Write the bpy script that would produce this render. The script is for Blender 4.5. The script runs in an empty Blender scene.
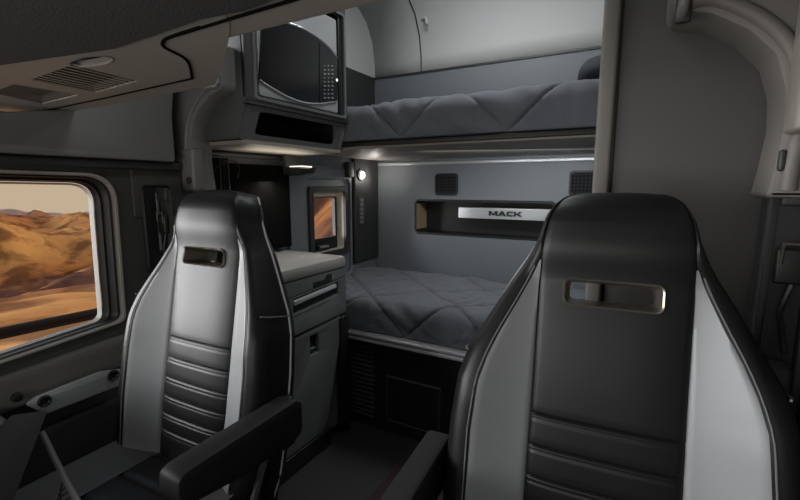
import bpy, bmesh, math, random
from mathutils import Vector, Matrix, noise
from mathutils.geometry import tessellate_polygon
random.seed(7)
S = bpy.context.scene
C = S.collection
PI = math.pi

# ---------------------------------------------------------------- camera
F = 430.0
YAW = math.radians(29.2); PIT = math.atan(65 / 430)
EYE = Vector((0, 0, 1.3))
FW = Vector((-math.sin(YAW) * math.cos(PIT), math.cos(YAW) * math.cos(PIT), -math.sin(PIT)))
RT = Vector((math.cos(YAW), math.sin(YAW), 0)); UP = RT.cross(FW)
cd = bpy.data.cameras.new('camera'); cam = bpy.data.objects.new('camera', cd); C.objects.link(cam)
cd.sensor_width = 36; cd.lens = 36 * F / 800; cd.clip_start = 0.02; cd.clip_end = 3000
m = Matrix((RT, UP, -FW)).transposed().to_4x4(); m.translation = EYE
cam.matrix_world = m
S.camera = cam

def hit(px, py, ax, v):
    """point of the plane <axis>=v that the photo shows at that pixel"""
    r = FW + RT * ((px - 400) / F) - UP * ((py - 250) / F)
    i = 'xyz'.index(ax)
    return EYE + r * ((v - EYE[i]) / r[i])
def hx(px, py, v): p = hit(px, py, 'x', v); return (p.y, p.z)
def hy(px, py, v): p = hit(px, py, 'y', v); return (p.x, p.z)
def hz(px, py, v): p = hit(px, py, 'z', v); return (p.x, p.y)

# ---------------------------------------------------------------- materials
def mat(name, col, rough=.5, metal=0, bump=0, bscale=200, var=0, vscale=6, spec=.5, sheen=0, coat=0):
    M = bpy.data.materials.new(name); M.use_nodes = True
    N = M.node_tree.nodes; L = M.node_tree.links; b = N['Principled BSDF']
    b.inputs['Roughness'].default_value = rough; b.inputs['Metallic'].default_value = metal
    b.inputs['Specular IOR Level'].default_value = spec
    b.inputs['Sheen Weight'].default_value = sheen; b.inputs['Coat Weight'].default_value = coat
    tc = N.new('ShaderNodeTexCoord')
    n = N.new('ShaderNodeTexNoise'); n.inputs['Scale'].default_value = vscale; n.inputs['Detail'].default_value = 4
    L.new(tc.outputs['Object'], n.inputs['Vector'])
    r = N.new('ShaderNodeMixRGB'); r.inputs[1].default_value = (*[c * (1 - var) for c in col], 1)
    r.inputs[2].default_value = (*[min(1, c * (1 + var)) for c in col], 1)
    L.new(n.outputs['Fac'], r.inputs[0]); L.new(r.outputs[0], b.inputs['Base Color'])
    if bump:
        t = N.new('ShaderNodeTexNoise'); t.inputs['Scale'].default_value = bscale; t.inputs['Detail'].default_value = 3
        L.new(tc.outputs['Object'], t.inputs['Vector'])
        u = N.new('ShaderNodeBump'); u.inputs['Strength'].default_value = bump; u.inputs['Distance'].default_value = .002
        L.new(t.outputs['Fac'], u.inputs['Height']); L.new(u.outputs[0], b.inputs['Normal'])
    return M
def glow(name, col, st):
    M = bpy.data.materials.new(name); M.use_nodes = True
    b = M.node_tree.nodes['Principled BSDF']; b.inputs['Base Color'].default_value = (*col, 1)
    b.inputs['Emission Color'].default_value = (*col, 1); b.inputs['Emission Strength'].default_value = st
    return M
K = dict(
    leather=mat('black_leather', (.0075, .0075, .008), .40, bump=.10, bscale=520, var=.12, spec=.34),
    insert=mat('silver_vinyl', (.25, .255, .26), .40, bump=.06, bscale=600, var=.03),
    armpad=mat('arm_pad', (.012, .012, .012), .55, bump=.12, bscale=500, spec=.3),
    cushgrey=mat('cushion_grey', (.075, .075, .076), .6, bump=.1, bscale=500),
    piping=mat('pale_piping', (.42, .42, .42), .5),
    stitch=mat('grey_thread', (.14, .14, .14), .7),
    blackpl=mat('black_plastic', (.010, .010, .010), .45, bump=.1, bscale=500, var=.2),
    darkpl=mat('dark_plastic', (.028, .028, .028), .5, bump=.12, bscale=500, var=.1),
    doorpl=mat('door_plastic', (.045, .044, .042), .5, bump=.15, bscale=420, var=.06),
    greypl=mat('grey_plastic', (.165, .163, .158), .5, bump=.1, bscale=420, var=.05),
    bluegrey=mat('blue_grey_wall_vinyl', (.14, .154, .167), .55, bump=.12, bscale=350, var=.05, vscale=3),
    sidegrey=mat('side_panel_grey', (.14, .152, .163), .55, bump=.12, bscale=350, var=.05),
    beige=mat('beige_plastic', (.265, .243, .212), .5, bump=.12, bscale=450, var=.04),
    beiged=mat('taupe_plastic', (.165, .153, .136), .55, bump=.12, bscale=450, var=.04),
    white=mat('pale_ceiling_vinyl', (.46, .46, .45), .65, bump=.1, bscale=300, var=.04, vscale=2),
    liner=mat('charcoal_headliner_cloth', (.028, .028, .029), .9, bump=.6, bscale=260, var=.3, vscale=90),
    ward=mat('wardrobe_charcoal', (.062, .060, .056), .6, bump=.1, bscale=400, var=.05, vscale=2),
    cabinet=mat('cabinet_warm_grey', (.118, .122, .122), .5, bump=.08, bscale=500, var=.04),
    counter=mat('counter_top', (.27, .265, .25), .4, bump=.05, bscale=500, var=.05, vscale=25),
    chrome=mat('brushed_aluminium', (.62, .62, .62), .28, 1, bump=.05, bscale=900),
    satin=mat('satin_silver', (.46, .47, .48), .36, .45),
    bronze=mat('bronze_bezel', (.30, .27, .22), .3, .8),
    glassd=mat('dark_glass', (.012, .012, .013), .12, spec=.6),
    sillgrey=mat('sill_grey', (.12, .115, .106), .5, bump=.12, bscale=450),
    bead=mat('window_bead_grey', (.30, .29, .27), .5),
    seam=mat('dark_seam', (.006, .006, .006), 1, spec=0),
    dash=mat('dashboard_soft_black', (.005, .005, .005), .95, spec=.03),
    screen=mat('television_screen', (.006, .006, .006), .9, spec=.05),
    duvet=mat('charcoal_duvet_cloth', (.092, .099, .114), .85, bump=.35, bscale=500, var=.12, vscale=14, sheen=.15),
    duvets=mat('duvet_tuck_thread', (.035, .035, .04), .9),
    matt=mat('mattress_side', (.035, .036, .042), .85, bump=.3, bscale=600),
    pillow=mat('pillow_cloth', (.022, .024, .032), .85, bump=.3, bscale=500, var=.1),
    carpet=mat('floor_vinyl', (.022, .021, .021), .6, bump=.4, bscale=300, var=.3, vscale=4),
    redglow=mat('painted_red_glow', (.030, .013, .015), .85, bump=.6, bscale=350, var=.4, vscale=5),  # reflected red glow on the floor, put into the colour
    bar=mat('drawer_bar', (.6, .6, .62), .3, .35),
    cream=mat('cream_reveal', (.62, .56, .44), .5, var=.03),
    tan=mat('tan_wood', (.34, .25, .155), .55, var=.15, vscale=12),
    web=mat('belt_webbing', (.03, .03, .03), .7, bump=.5, bscale=700),
    steel=mat('guard_rail_steel', (.022, .02, .02), .85, var=.3, spec=.15),
    buttons=mat('button_print', (.38, .38, .38), .6),
    cabside=mat('cabinet_side_grey', (.062, .064, .066), .5, bump=.1, bscale=420),
    frame=mat('cabinet_frame_dark', (.04, .039, .038), .5, bump=.1, bscale=420),
    lamp=glow('lamp_lens', (1, .97, .9), 14),
    led=glow('led_lens', (1, 1, 1), 3),
    ulamp=glow('under_cabinet_lens', (1, .9, .75), 1.6),
)
def glassmat():
    M = bpy.data.materials.new('window_glass'); M.use_nodes = True
    N = M.node_tree.nodes; L = M.node_tree.links
    N.remove(N['Principled BSDF'])
    t = N.new('ShaderNodeBsdfTransparent'); g = N.new('ShaderNodeBsdfGlossy'); g.inputs['Roughness'].default_value = .02
    g0_ = N.new('ShaderNodeLayerWeight'); g0_.inputs['Blend'].default_value = .5
    f = N.new('ShaderNodeMath'); f.operation = 'POWER'; f.inputs[1].default_value = 5; L.new(g0_.outputs['Facing'], f.inputs[0])
    x = N.new('ShaderNodeMixShader'); L.new(f.outputs[0], x.inputs[0]); L.new(t.outputs[0], x.inputs[1]); L.new(g.outputs[0], x.inputs[2])
    L.new(x.outputs[0], N['Material Output'].inputs['Surface'])
    return M
K['glass'] = glassmat()
def perf(name, col, scale, dark):
    """perforated plastic: small holes"""
    M = mat(name, col, .7, spec=.08); N = M.node_tree.nodes; L = M.node_tree.links; b = N['Principled BSDF']
    v = N.new('ShaderNodeTexVoronoi'); v.inputs['Scale'].default_value = scale; v.inputs['Randomness'].default_value = 0
    tc = N.new('ShaderNodeTexCoord'); L.new(tc.outputs['Object'], v.inputs['Vector'])
    r = N.new('ShaderNodeMath'); r.operation = 'GREATER_THAN'; r.inputs[1].default_value = .33; L.new(v.outputs['Distance'], r.inputs[0])
    x = N.new('ShaderNodeMixRGB'); x.inputs[1].default_value = (*dark, 1); x.inputs[2].default_value = (*col, 1)
    L.new(r.outputs[0], x.inputs[0]); L.new(x.outputs[0], b.inputs['Base Color'])
    return M
K['perf'] = perf('speaker_mesh', (.022, .022, .024), 48, (.004, .004, .004))

def terrain_mat():
    M = bpy.data.materials.new('desert_hills'); M.use_nodes = True
    N = M.node_tree.nodes; L = M.node_tree.links; b = N['Principled BSDF']; b.inputs['Roughness'].default_value = .95
    b.inputs['Specular IOR Level'].default_value = .1
    tc = N.new('ShaderNodeTexCoord')
    def nz(scale, det, dist=0):
        n = N.new('ShaderNodeTexNoise'); n.inputs['Scale'].default_value = scale; n.inputs['Detail'].default_value = det
        n.inputs['Distortion'].default_value = dist; L.new(tc.outputs['Object'], n.inputs['Vector']); return n
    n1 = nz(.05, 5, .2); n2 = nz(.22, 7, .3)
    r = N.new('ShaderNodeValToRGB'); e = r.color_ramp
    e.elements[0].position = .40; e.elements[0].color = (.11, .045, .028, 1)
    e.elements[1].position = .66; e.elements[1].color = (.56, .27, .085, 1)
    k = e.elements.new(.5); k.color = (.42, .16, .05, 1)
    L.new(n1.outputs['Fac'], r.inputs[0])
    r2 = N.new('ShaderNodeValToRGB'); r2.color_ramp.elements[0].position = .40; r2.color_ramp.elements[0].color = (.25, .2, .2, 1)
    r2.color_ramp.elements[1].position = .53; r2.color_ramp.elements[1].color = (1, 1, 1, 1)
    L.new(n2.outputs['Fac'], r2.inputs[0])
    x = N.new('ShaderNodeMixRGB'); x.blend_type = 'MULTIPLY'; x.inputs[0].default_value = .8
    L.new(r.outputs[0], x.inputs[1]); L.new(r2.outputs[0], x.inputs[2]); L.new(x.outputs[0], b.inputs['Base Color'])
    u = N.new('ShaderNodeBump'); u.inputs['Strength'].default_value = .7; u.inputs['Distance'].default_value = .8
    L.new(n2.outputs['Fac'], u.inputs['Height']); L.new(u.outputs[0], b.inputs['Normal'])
    return M
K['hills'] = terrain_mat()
K['far'] = mat('distant_ridge', (.30, .21, .19), .95, var=.3, vscale=.02, spec=.1)

# ---------------------------------------------------------------- mesh helpers
def rrect(x0, x1, y0, y1, r, n=5):
    pts = []
    for cx, cy, a in ((x1 - r, y1 - r, 0), (x0 + r, y1 - r, 90), (x0 + r, y0 + r, 180), (x1 - r, y0 + r, 270)):
        for i in range(n + 1):
            t = math.radians(a + 90 * i / n); pts.append((cx + r * math.cos(t), cy + r * math.sin(t)))
    return pts
def rpoly(pts, r, n=5):
    """polygon with rounded corners; r one number or one per corner"""
    out = []; q = len(pts)
    for i in range(q):
        p = Vector(pts[i]); a = (Vector(pts[i - 1]) - p); b = (Vector(pts[(i + 1) % q]) - p)
        rr = r[i] if isinstance(r, (list, tuple)) else r
        rr = min(rr, a.length * .49, b.length * .49)
        A = p + a.normalized() * rr; B = p + b.normalized() * rr
        for k in range(n + 1):
            t = k / n; out.append(tuple((1 - t) ** 2 * A + 2 * t * (1 - t) * p + t * t * B))
    return out
def inset(pts, d):
    """shrink towards the centroid by about d"""
    cx = sum(p[0] for p in pts) / len(pts); cy = sum(p[1] for p in pts) / len(pts)
    w = max(p[0] for p in pts) - min(p[0] for p in pts); h = max(p[1] for p in pts) - min(p[1] for p in pts)
    return [(cx + (x - cx) * (1 - 2 * d / w), cy + (y - cy) * (1 - 2 * d / h)) for x, y in pts]
def P3(ax, v, a, b): return {'x': (v, a, b), 'y': (a, v, b), 'z': (a, b, v)}[ax]

class MB:
    def __init__(s): s.bm = bmesh.new()
    def box(s, x0, x1, y0, y1, z0, z1, bev=0, seg=3):
        b = bmesh.new(); bmesh.ops.create_cube(b, size=1)
        for v in b.verts:
            v.co = Vector(((x0 + x1) / 2 + v.co.x * (x1 - x0), (y0 + y1) / 2 + v.co.y * (y1 - y0), (z0 + z1) / 2 + v.co.z * (z1 - z0)))
        if bev: bmesh.ops.bevel(b, geom=b.edges[:], offset=bev, segments=seg, profile=.5, affect='EDGES')
        return s.add(b)
    def add(s, b, M=None):
        if M is not None: bmesh.ops.transform(b, matrix=M, verts=b.verts)
        me = bpy.data.meshes.new('t'); b.to_mesh(me); s.bm.from_mesh(me); b.free(); bpy.data.meshes.remove(me); return s
    def plate(s, ax, a0, a1, outer, holes=(), bev=0):
        """flat plate with real holes, thickness a0..a1 along ax"""
        loops = [list(outer)] + [list(h) for h in holes]
        tris = tessellate_polygon([[Vector((x, y, 0)) for x, y in l] for l in loops])
        flat = [p for l in loops for p in l]
        b = bmesh.new()
        A = [b.verts.new(P3(ax, a0, *p)) for p in flat]; B = [b.verts.new(P3(ax, a1, *p)) for p in flat]
        for t in tris:
            try: b.faces.new([A[i] for i in t]); b.faces.new([B[i] for i in reversed(t)])
            except ValueError: pass
        o = 0
        for l in loops:
            n = len(l)
            for i in range(n):
                j = (i + 1) % n
                try: b.faces.new((A[o + i], A[o + j], B[o + j], B[o + i]))
                except ValueError: pass
            o += n
        bmesh.ops.recalc_face_normals(b, faces=b.faces)
        if bev:
            ed = [e for e in b.edges if len(e.link_faces) == 2 and e.calc_face_angle(0) > .8]
            bmesh.ops.bevel(b, geom=ed, offset=bev, segments=2, profile=.5, affect='EDGES')
        return s.add(b)
    def ring(s, ax, loops):
        """loops: [(v, pts)...] joined one after another"""
        b = bmesh.new(); R = [[b.verts.new(P3(ax, v, *p)) for p in pts] for v, pts in loops]
        for A, B in zip(R, R[1:]):
            n = len(A)
            for i in range(n): b.faces.new((A[i], A[(i + 1) % n], B[(i + 1) % n], B[i]))
        bmesh.ops.recalc_face_normals(b, faces=b.faces)
        return s.add(b)
    def tube(s, pts, r, n=8, closed=False, flat=1.0):
        pts = [Vector(p) for p in pts]; b = bmesh.new(); rings = []; up = Vector((0.13, 0.21, .97))
        q = len(pts)
        for i, p in enumerate(pts):
            if closed: t = (pts[(i + 1) % q] - pts[i - 1])
            else: t = pts[min(i + 1, q - 1)] - pts[max(i - 1, 0)]
            t.normalize()
            a = t.cross(up)
            if a.length < .05: a = t.cross(Vector((1, 0, 0)))
            a.normalize(); c = a.cross(t)
            rr = r[i] if isinstance(r, (list, tuple)) else r
            rings.append([b.verts.new(p + a * math.cos(2 * PI * k / n) * rr + c * math.sin(2 * PI * k / n) * rr * flat) for k in range(n)])
        for i in range(q if closed else q - 1):
            A = rings[i]; B = rings[(i + 1) % q]
            for k in range(n): b.faces.new((A[k], A[(k + 1) % n], B[(k + 1) % n], B[k]))
        if not closed: b.faces.new(rings[0]); b.faces.new(rings[-1][::-1])
        bmesh.ops.recalc_face_normals(b, faces=b.faces)
        return s.add(b)
    def lathe(s, prof, at, ax='z', n=24):
        """prof (radius, height) swept round axis ax through at"""
        b = bmesh.new(); R = []
        for r, h in prof:
            ring = []
            for k in range(n):
                c, d = r * math.cos(2 * PI * k / n), r * math.sin(2 * PI * k / n)
                q = {'z': (c, d, h), 'x': (h, c, d), 'y': (c, h, d)}[ax]
                ring.append(b.verts.new(Vector(at) + Vector(q)))
            R.append(ring)
        for A, B in zip(R, R[1:]):
            for k in range(n): b.faces.new((A[k], A[(k + 1) % n], B[(k + 1) % n], B[k]))
        b.faces.new(R[0]); b.faces.new(R[-1][::-1])
        bmesh.ops.remove_doubles(b, verts=b.verts, dist=1e-6)
        bmesh.ops.recalc_face_normals(b, faces=b.faces)
        return s.add(b)
    def grid(s, rows, skip=None, close=False):
        b = bmesh.new(); R = [[b.verts.new(p) for p in r] for r in rows]
        for i in range(len(R) - 1):
            n = len(R[i])
            for j in range(n if close else n - 1):
                if skip and skip(i, j): continue
                b.faces.new((R[i][j], R[i][(j + 1) % n], R[i + 1][(j + 1) % n], R[i + 1][j]))
        loose = [v for v in b.verts if not v.link_faces]; bmesh.ops.delete(b, geom=loose, context='VERTS')
        bmesh.ops.recalc_face_normals(b, faces=b.faces)
        return s.add(b)
    def build(s, name, m, parent=None, smooth=40, sub=0, solid=0, off=-1):
        me = bpy.data.meshes.new(name)
        if parent is not None:
            w = parent.get('_o')
            if w is not None: bmesh.ops.translate(s.bm, vec=-Vector(w), verts=s.bm.verts)
        for f in s.bm.faces: f.smooth = True
        th = math.radians(smooth)
        for e in s.bm.edges:
            if len(e.link_faces) == 2: e.smooth = e.calc_face_angle(0) < th
        s.bm.to_mesh(me); s.bm.free()
        me.materials.append(K[m] if isinstance(m, str) else m)
        o = bpy.data.objects.new(name, me); C.objects.link(o)
        if solid:
            q = o.modifiers.new('thickness', 'SOLIDIFY'); q.thickness = solid; q.offset = off
        if sub:
            q = o.modifiers.new('subdivision', 'SUBSURF'); q.levels = sub; q.render_levels = sub
        if parent is not None: o.parent = parent
        if parent is not None and parent.get('_o') is not None: o['_o'] = list(parent['_o'])
        return o
def thing(name, label, cat, loc=(0, 0, 0), group=None):
    o = bpy.data.objects.new(name, None); C.objects.link(o); o.location = loc; o.empty_display_size = .05
    o['label'] = label; o['category'] = cat; o['_o'] = list(loc)
    if group: o['group'] = group
    return o
def tag(o, label, cat, group=None):
    o['label'] = label; o['category'] = cat
    if group: o['group'] = group
    return o
def struct(name, mb, m, label=None, **k):
    o = mb.build(name, m, **k); o['kind'] = 'structure'
    if label: o['label'] = label
    return o
def smooth01(t): t = max(0, min(1, t)); return t * t * (3 - 2 * t)
def interp(t, tab):
    if t <= tab[0][0]: return tab[0][1]
    for (a, x), (b, y) in zip(tab, tab[1:]):
        if t <= b: return x + (y - x) * (t - a) / (b - a)
    return tab[-1][1]
FL = -.02
XL, XR, YB = -1.75, .38, 2.75            # sleeper walls
XD = -1.62                                # inner face of the left door

# ---------------------------------------------------------------- setting
struct('floor', MB().box(-1.85, .5, -.75, 3.0, FL - .06, FL), 'carpet')
# rear wall with the long shelf recess
nl = [hy(416, 200, YB), hy(416, 232, YB)]
NX0, NX1 = nl[0][0], -.46; NZ0, NZ1 = .965, 1.19
struct('wall_back', MB().plate('y', YB, YB + .03, [(XL - .1, FL), (XR + .1, FL), (XR + .1, 2.06), (XL - .1, 2.06)],
       [rrect(NX0, NX1, NZ0, NZ1, .03)]).box(XL - .1, XR + .1, YB + .2, YB + .23, FL, 2.06), 'bluegrey')
o = MB().ring('y', [(YB + .002, rrect(NX0, NX1, NZ0, NZ1, .03)), (YB + .17, rrect(NX0, NX1, NZ0, NZ1, .03))]).build('trim_1', 'blackpl'); o['kind'] = 'structure'
struct('trim_29', MB().box(NX0 + .001, NX0 + .006, YB + .004, YB + .165, NZ0 + .02, NZ1 - .02), 'tan')
struct('trim_2', MB().plate('y', YB + .168, YB + .18, rrect(NX0 - .01, NX1 + .01, NZ0 - .01, NZ1 + .01, .02)), 'blackpl')
struct('trim_3', MB().ring('y', [(YB, inset(rrect(NX0 - .012, NX1 + .012, NZ0 - .012, NZ1 + .012, .035), 0)), (YB - .006, rrect(NX0 - .008, NX1 + .008, NZ0 - .008, NZ1 + .008, .033)),
       (YB - .006, rrect(NX0 + .002, NX1 - .002, NZ0 + .002, NZ1 - .002, .028)), (YB + .01, rrect(NX0 + .004, NX1 - .004, NZ0 + .004, NZ1 - .004, .028))]), 'blackpl')
# left wall of the sleeper with its window opening
WY0, WY1, WZ0, WZ1 = 2.025, 2.355, .87, 1.262
struct('wall_left', MB().plate('x', XL - .03, XL, [(.95, FL), (YB + .03, FL), (YB + .03, 1.72), (.95, 1.72)], [rrect(WY0, WY1, WZ0, WZ1, .02)]), 'sidegrey')
struct('trim_4', MB().box(XL - .03, XL + .004, 1.0, YB, 1.72, 2.06), 'darkpl')
struct('trim_5', MB().plate('x', XL - .03, XL + .008, rpoly([(1.0, 2.06), (YB, 2.06), (YB, 2.30), (YB - .2, 2.56), (1.0, 2.56)], [.01, .02, .15, .2, .01])), 'white')
struct('wall_right', MB().box(XR, XR + .03, -.4, YB, FL, 2.6), 'ward')
# ceiling: curved pale shell
prof = [(YB, 2.055), (YB - .005, 2.16), (YB - .03, 2.28), (YB - .10, 2.40), (YB - .22, 2.48), (YB - .4, 2.53), (1.9, 2.55), (1.2, 2.53), (.75, 2.45), (.66, 2.3), (.64, 1.9), (.635, 1.66)]
struct('ceiling', MB().grid([[(x, y, z) for (y, z) in prof] for x in (XL - .05, -1.4, -.7, 0, XR + .05)]), 'white', solid=.03, off=1)
# seams
def arc_at(x, off): return [(x, y - off * .6, z - off * .5) for y, z in prof[:8]]
struct('trim_6', MB().tube(arc_at(-1.37, .003), .004, 6), 'blackpl')
struct('trim_7', MB().box(XL, XR, YB - .008, YB + .002, 2.05, 2.062), 'darkpl')
struct('trim_8', MB().box(XL, XR, YB - .018, YB, 1.438, 1.46, .004), 'satin')

# corner pillar on the left wall by the bunk
t = struct('trim_9', MB().box(XL, XL + .035, 2.44, 2.74, .76, 1.56, .01), 'darkpl')
# left sleeper side panel (raised lighter panel with rounded line)
struct('trim_10', MB().plate('x', XL, XL + .022, rpoly([(1.82, .6), (2.42, .6), (2.42, 1.40), (1.93, 1.43), (1.80, 1.38)], [.01, .01, .03, .06, .05]), [rrect(WY0 - .07, WY1 + .05, .7, WZ1 + .075, .04)], bev=.004), 'sidegrey')
# window niche in the sleeper
w2 = thing('window_2', 'small square sleeper window with cream reveal looking onto orange hills', 'window', (XL, 2.18, WZ0)); w2['kind'] = 'structure'
R0 = rrect(WY0 - .035, WY1 + .03, WZ0 - .035, WZ1 + .03, .02)
MB().ring('x', [(XL + .001, R0), (XL + .018, inset(R0, .003)), (XL + .018, rrect(WY0 + .005, WY1 - .005, WZ0 + .005, WZ1 - .005, .015)), (XL - .03, rrect(WY0 + .005, WY1 - .005, WZ0 + .005, WZ1 - .005, .015))]).build('window_frame', 'darkpl', w2)
DN = .055
MB().ring('x', [(XL, rrect(WY0 + .006, WY1 - .006, WZ0 + .006, WZ1 - .006, .015)), (XL - DN, rrect(WY0 + .01, WY1 - .01, WZ0 + .01, WZ1 - .01, .015))]).build('reveal', 'cream', w2)
g0 = hx(311, 198, XL - DN); g1 = hx(334, 236, XL - DN)
G1 = rrect(g0[0] - .03, g1[0], g1[1], g0[1] + .0, .01); G0 = rrect(WY0 - .01, g1[0] + .02, WZ0, g0[1] + .006, .012)
MB().ring('x', [(XL - DN, G0), (XL - DN + .012, G0), (XL - DN + .012, G1), (XL - DN - .01, G1)]).build('sash', 'blackpl', w2)
MB().plate('x', XL - DN - .006, XL - DN - .002, inset(G1, -.002)).build('pane', 'glass', w2)
MB().plate('x', XL - DN - .012, XL - DN - .001, rrect(WY0 - .03, WY1 + .03, WZ0 - .03, WZ1 + .03, .01), [inset(G0, .004)]).build('backing', 'cream', w2)
f = MB().box(XL - .045, XL - .015, 2.10, 2.22, WZ0 + .012, WZ0 + .05, .006).build('latch', 'blackpl', w2)
MB().box(XL - .017, XL - .009, 2.115, 2.2, WZ0 + .03, WZ0 + .042, .002).build('latch_tab', 'chrome', f)

# ---- left door with its window
WO = [hx(-70, 357 + 26, XD), hx(103, 321, XD), hx(92, 186, XD), (-.12, 1.315)]
WO[0] = (-.12, .745)
dr = thing('door_1', 'dark left cab door with large window and silver pull strip', 'door', (XD, .4, .2)); dr['kind'] = 'structure'
RW = [.03, .05, .06, .03]
o0 = rpoly([(p[0] + q[0], p[1] + q[1]) for p, q in zip(WO, ((-.09, -.045), (.095, -.035), (.10, .055), (-.09, .06)))], [.05, .03, .12, .05])
MB().plate('x', XD - .04, XD, [(-.5, FL), (.90, FL), (.90, 1.45), (-.5, 1.45)], [rpoly([(p[0] + q[0], p[1] + q[1]) for p, q in zip(WO, ((-.05, -.005), (.05, -.005), (.05, .04), (-.05, .03)))], [.05, .03, .09, .05])]).build('door_panel', 'doorpl', dr)
# raised sill shoulder below the window
MB().plate('x', XD, XD + .03, rpoly([(-.45, .59), (.89, .655), (.89, .765), (.80, .765), (.48, .745), (-.45, .685)], [.02, .03, .03, .1, .1, .02]), bev=.01).build('sill', 'sillgrey', dr)
MB().plate('x', XD + .002, XD + .035, rpoly([(-.45, .1), (.93, .1), (.93, .55), (-.45, .52)], .03), bev=.01).build('lower_panel', 'darkpl', dr)
strip = [hx(26, 405, XD + .06), hx(46, 414, XD + .06), hx(121, 385, XD + .06), hx(122, 369, XD + .06), hx(100, 372, XD + .06), hx(36, 397, XD + .06)]
so = MB().plate('x', XD + .048, XD + .062, rpoly(strip[::-1], .008), bev=.003).build('pull_strip', 'satin', dr)
for px, py in ((44, 401), (113, 375)):
    y, z = hx(px, py, XD + .062)
    cp = MB().lathe([(.018, 0), (.018, .006), (.014, .008), (.011, .004), (0.0, .004)], (XD + .061, y, z), 'x').build('round_cap', 'blackpl', so)
y, z = hx(16, 397, XD + .05)
MB().lathe([(.014, 0), (.013, .012), (.008, .014), (0, .014)], (XD + .05, y, z), 'x').build('lock_knob', 'blackpl', dr)
w1 = thing('window_1', 'large left cab door window looking onto the desert hills', 'window', (XD, .4, .8)); w1['kind'] = 'structure'
def wo(a, b, c, d, r): return rpoly([(p[0] + q[0], p[1] + q[1]) for p, q in zip(WO, ((-a, -b), (c, -b), (c, d), (-a, d)))], r, 8)
MB().ring('x', [(XD - .001, wo(.06, .02, .075, .045, [.05, .03, .10, .05])), (XD + .016, wo(.057, .017, .070, .041, [.05, .03, .10, .05])), (XD + .016, wo(.052, .012, .062, .034, [.05, .03, .09, .05])), (XD - .005, wo(.05, .008, .058, .030, [.05, .03, .09, .05]))]).build('outer_rim', 'beige', w1)
MB().ring('x', [(XD - .004, wo(.05, .010, .060, .032, [.05, .03, .09, .05])), (XD + .004, wo(.045, .008, .048, .026, [.05, .03, .08, .05])), (XD - .02, wo(.035, .006, .036, .020, [.05, .03, .08, .05])), (XD - .015, wo(.03, .005, .030, .016, [.05, .03, .08, .05])), (XD - .035, wo(.012, .004, .018, .01, [.05, .03, .07, .05]))]).build('gasket', 'blackpl', w1)
MB().ring('x', [(XD - .030, wo(.012, .004, .014, .008, [.05, .03, .07, .05])), (XD - .026, wo(.009, .003, .011, .006, [.05, .03, .065, .05])), (XD - .045, wo(0, 0, .006, .002, [.05, .03, .06, .05]))]).build('bright_bead', 'bead', w1)
MB().plate('x', XD - .042, XD - .038, wo(.004, .003, .010, .006, [.05, .03, .07, .05])).build('pane', 'glass', w1)
# panel over the window and rear pillar of the cab
struct('wall_left_cab', MB().box(XL - .04, XD - .05, .88, 1.16, FL, 1.45).box(XD - .06, XD + .0, .90, 1.15, FL, 1.2), 'doorpl')
b1, b2 = hx(0, 152, XD + .05), hx(176, 162, XD + .05)
struct('trim_11', MB().plate('x', XD - .10, XD + .05, rpoly([(-.5, 1.397), (b2[0], 1.387), (b2[0], 1.56), (b2[0] + .03, 1.75), (.75, 1.75), (.73, 1.535), (.66, 1.524), (.53, 1.499), (-.5, 1.45)], [.01, .012, .03, .02, .01, .02, .01, .01, .01]), bev=.008), 'greypl')
struct('trim_12', MB().box(XD - .03, XD + .03, -.5, 1.09, 1.355, 1.385, .008), 'darkpl')
struct('trim_13', MB().box(XD - .1, XD + .005, .90, 1.16, 1.18, 1.36, .006), 'doorpl')

# ---- arches between cab and sleeper (left dark grey, right taupe), at Y 1.02..1.2
def arch(mir, y0, y1, band):
    inner = [(.018, 1.80), (.018, 1.66), (.028, 1.64), (.089, 1.625), (.15, 1.585), (.194, 1.536), (.214, 1.47), (.218, 1.41), (.212, 1.34), (.204, 1.275)]
    inner = [(x, z) for x, z in inner]
    outer = [(.40, 1.275), (.40, 1.80)]
    pts = inner + outer
    if mir: pts = [(-1.334 - x, z) for x, z in pts]
    return rpoly(pts, .006, 2)
struct('trim_14', MB().plate('y', 1.06, 1.2, arch(False, 0, 0, 0), bev=.01), 'beiged')
# raised moulding that follows the arch
mould = [(.030, 1.80), (.030, 1.665), (.095, 1.650), (.165, 1.605), (.216, 1.545), (.240, 1.47), (.243, 1.41), (.238, 1.34), (.236, 1.29)]
def sm(pts, k=5):
    out = []
    for i in range(len(pts) - 1):
        p0 = Vector(pts[max(i - 1, 0)]); p1 = Vector(pts[i]); p2 = Vector(pts[i + 1]); p3 = Vector(pts[min(i + 2, len(pts) - 1)])
        for j in range(k):
            t = j / k
            out.append(.5 * ((2 * p1) + (p2 - p0) * t + (2 * p0 - 5 * p1 + 4 * p2 - p3) * t * t + (3 * p1 - p0 - 3 * p2 + p3) * t ** 3))
    return out + [Vector(pts[-1])]
struct('trim_15', MB().tube(sm([(x, 1.062, z) for x, z in mould]), .014, 12), 'beiged')
struct('trim_16', MB().plate('y', 1.1, 1.2, arch(True, 0, 0, 0), bev=.01), 'greypl')
struct('trim_17', MB().tube(sm([(-1.334 - x, 1.1, z) for x, z in mould]), .008, 12), 'greypl')
MBp = MB().box(-1.60, -1.53, 1.09, 1.14, 1.28, 1.44, .01)
struct('trim_18', MBp, 'greypl')
for nm, x, y, z, lab in (('coat_hook', -1.553, 1.088, 1.318, 'small round grey coat hook on the left arch pillar'), ('coat_hook', .222, 1.035, 1.345, 'small slotted hook on the taupe right arch pillar')):
    tg = (MB().lathe([(.013, 0), (.013, -.006), (.009, -.008), (0, -.006)], (x, y, z), 'y') if x < 0 else MB().box(x - .006, x + .006, 1.052, 1.064, z - .02, z + .02, .005)).build(nm, 'darkpl'); tag(tg, lab, 'hook', 'arch pillar hooks')
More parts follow.
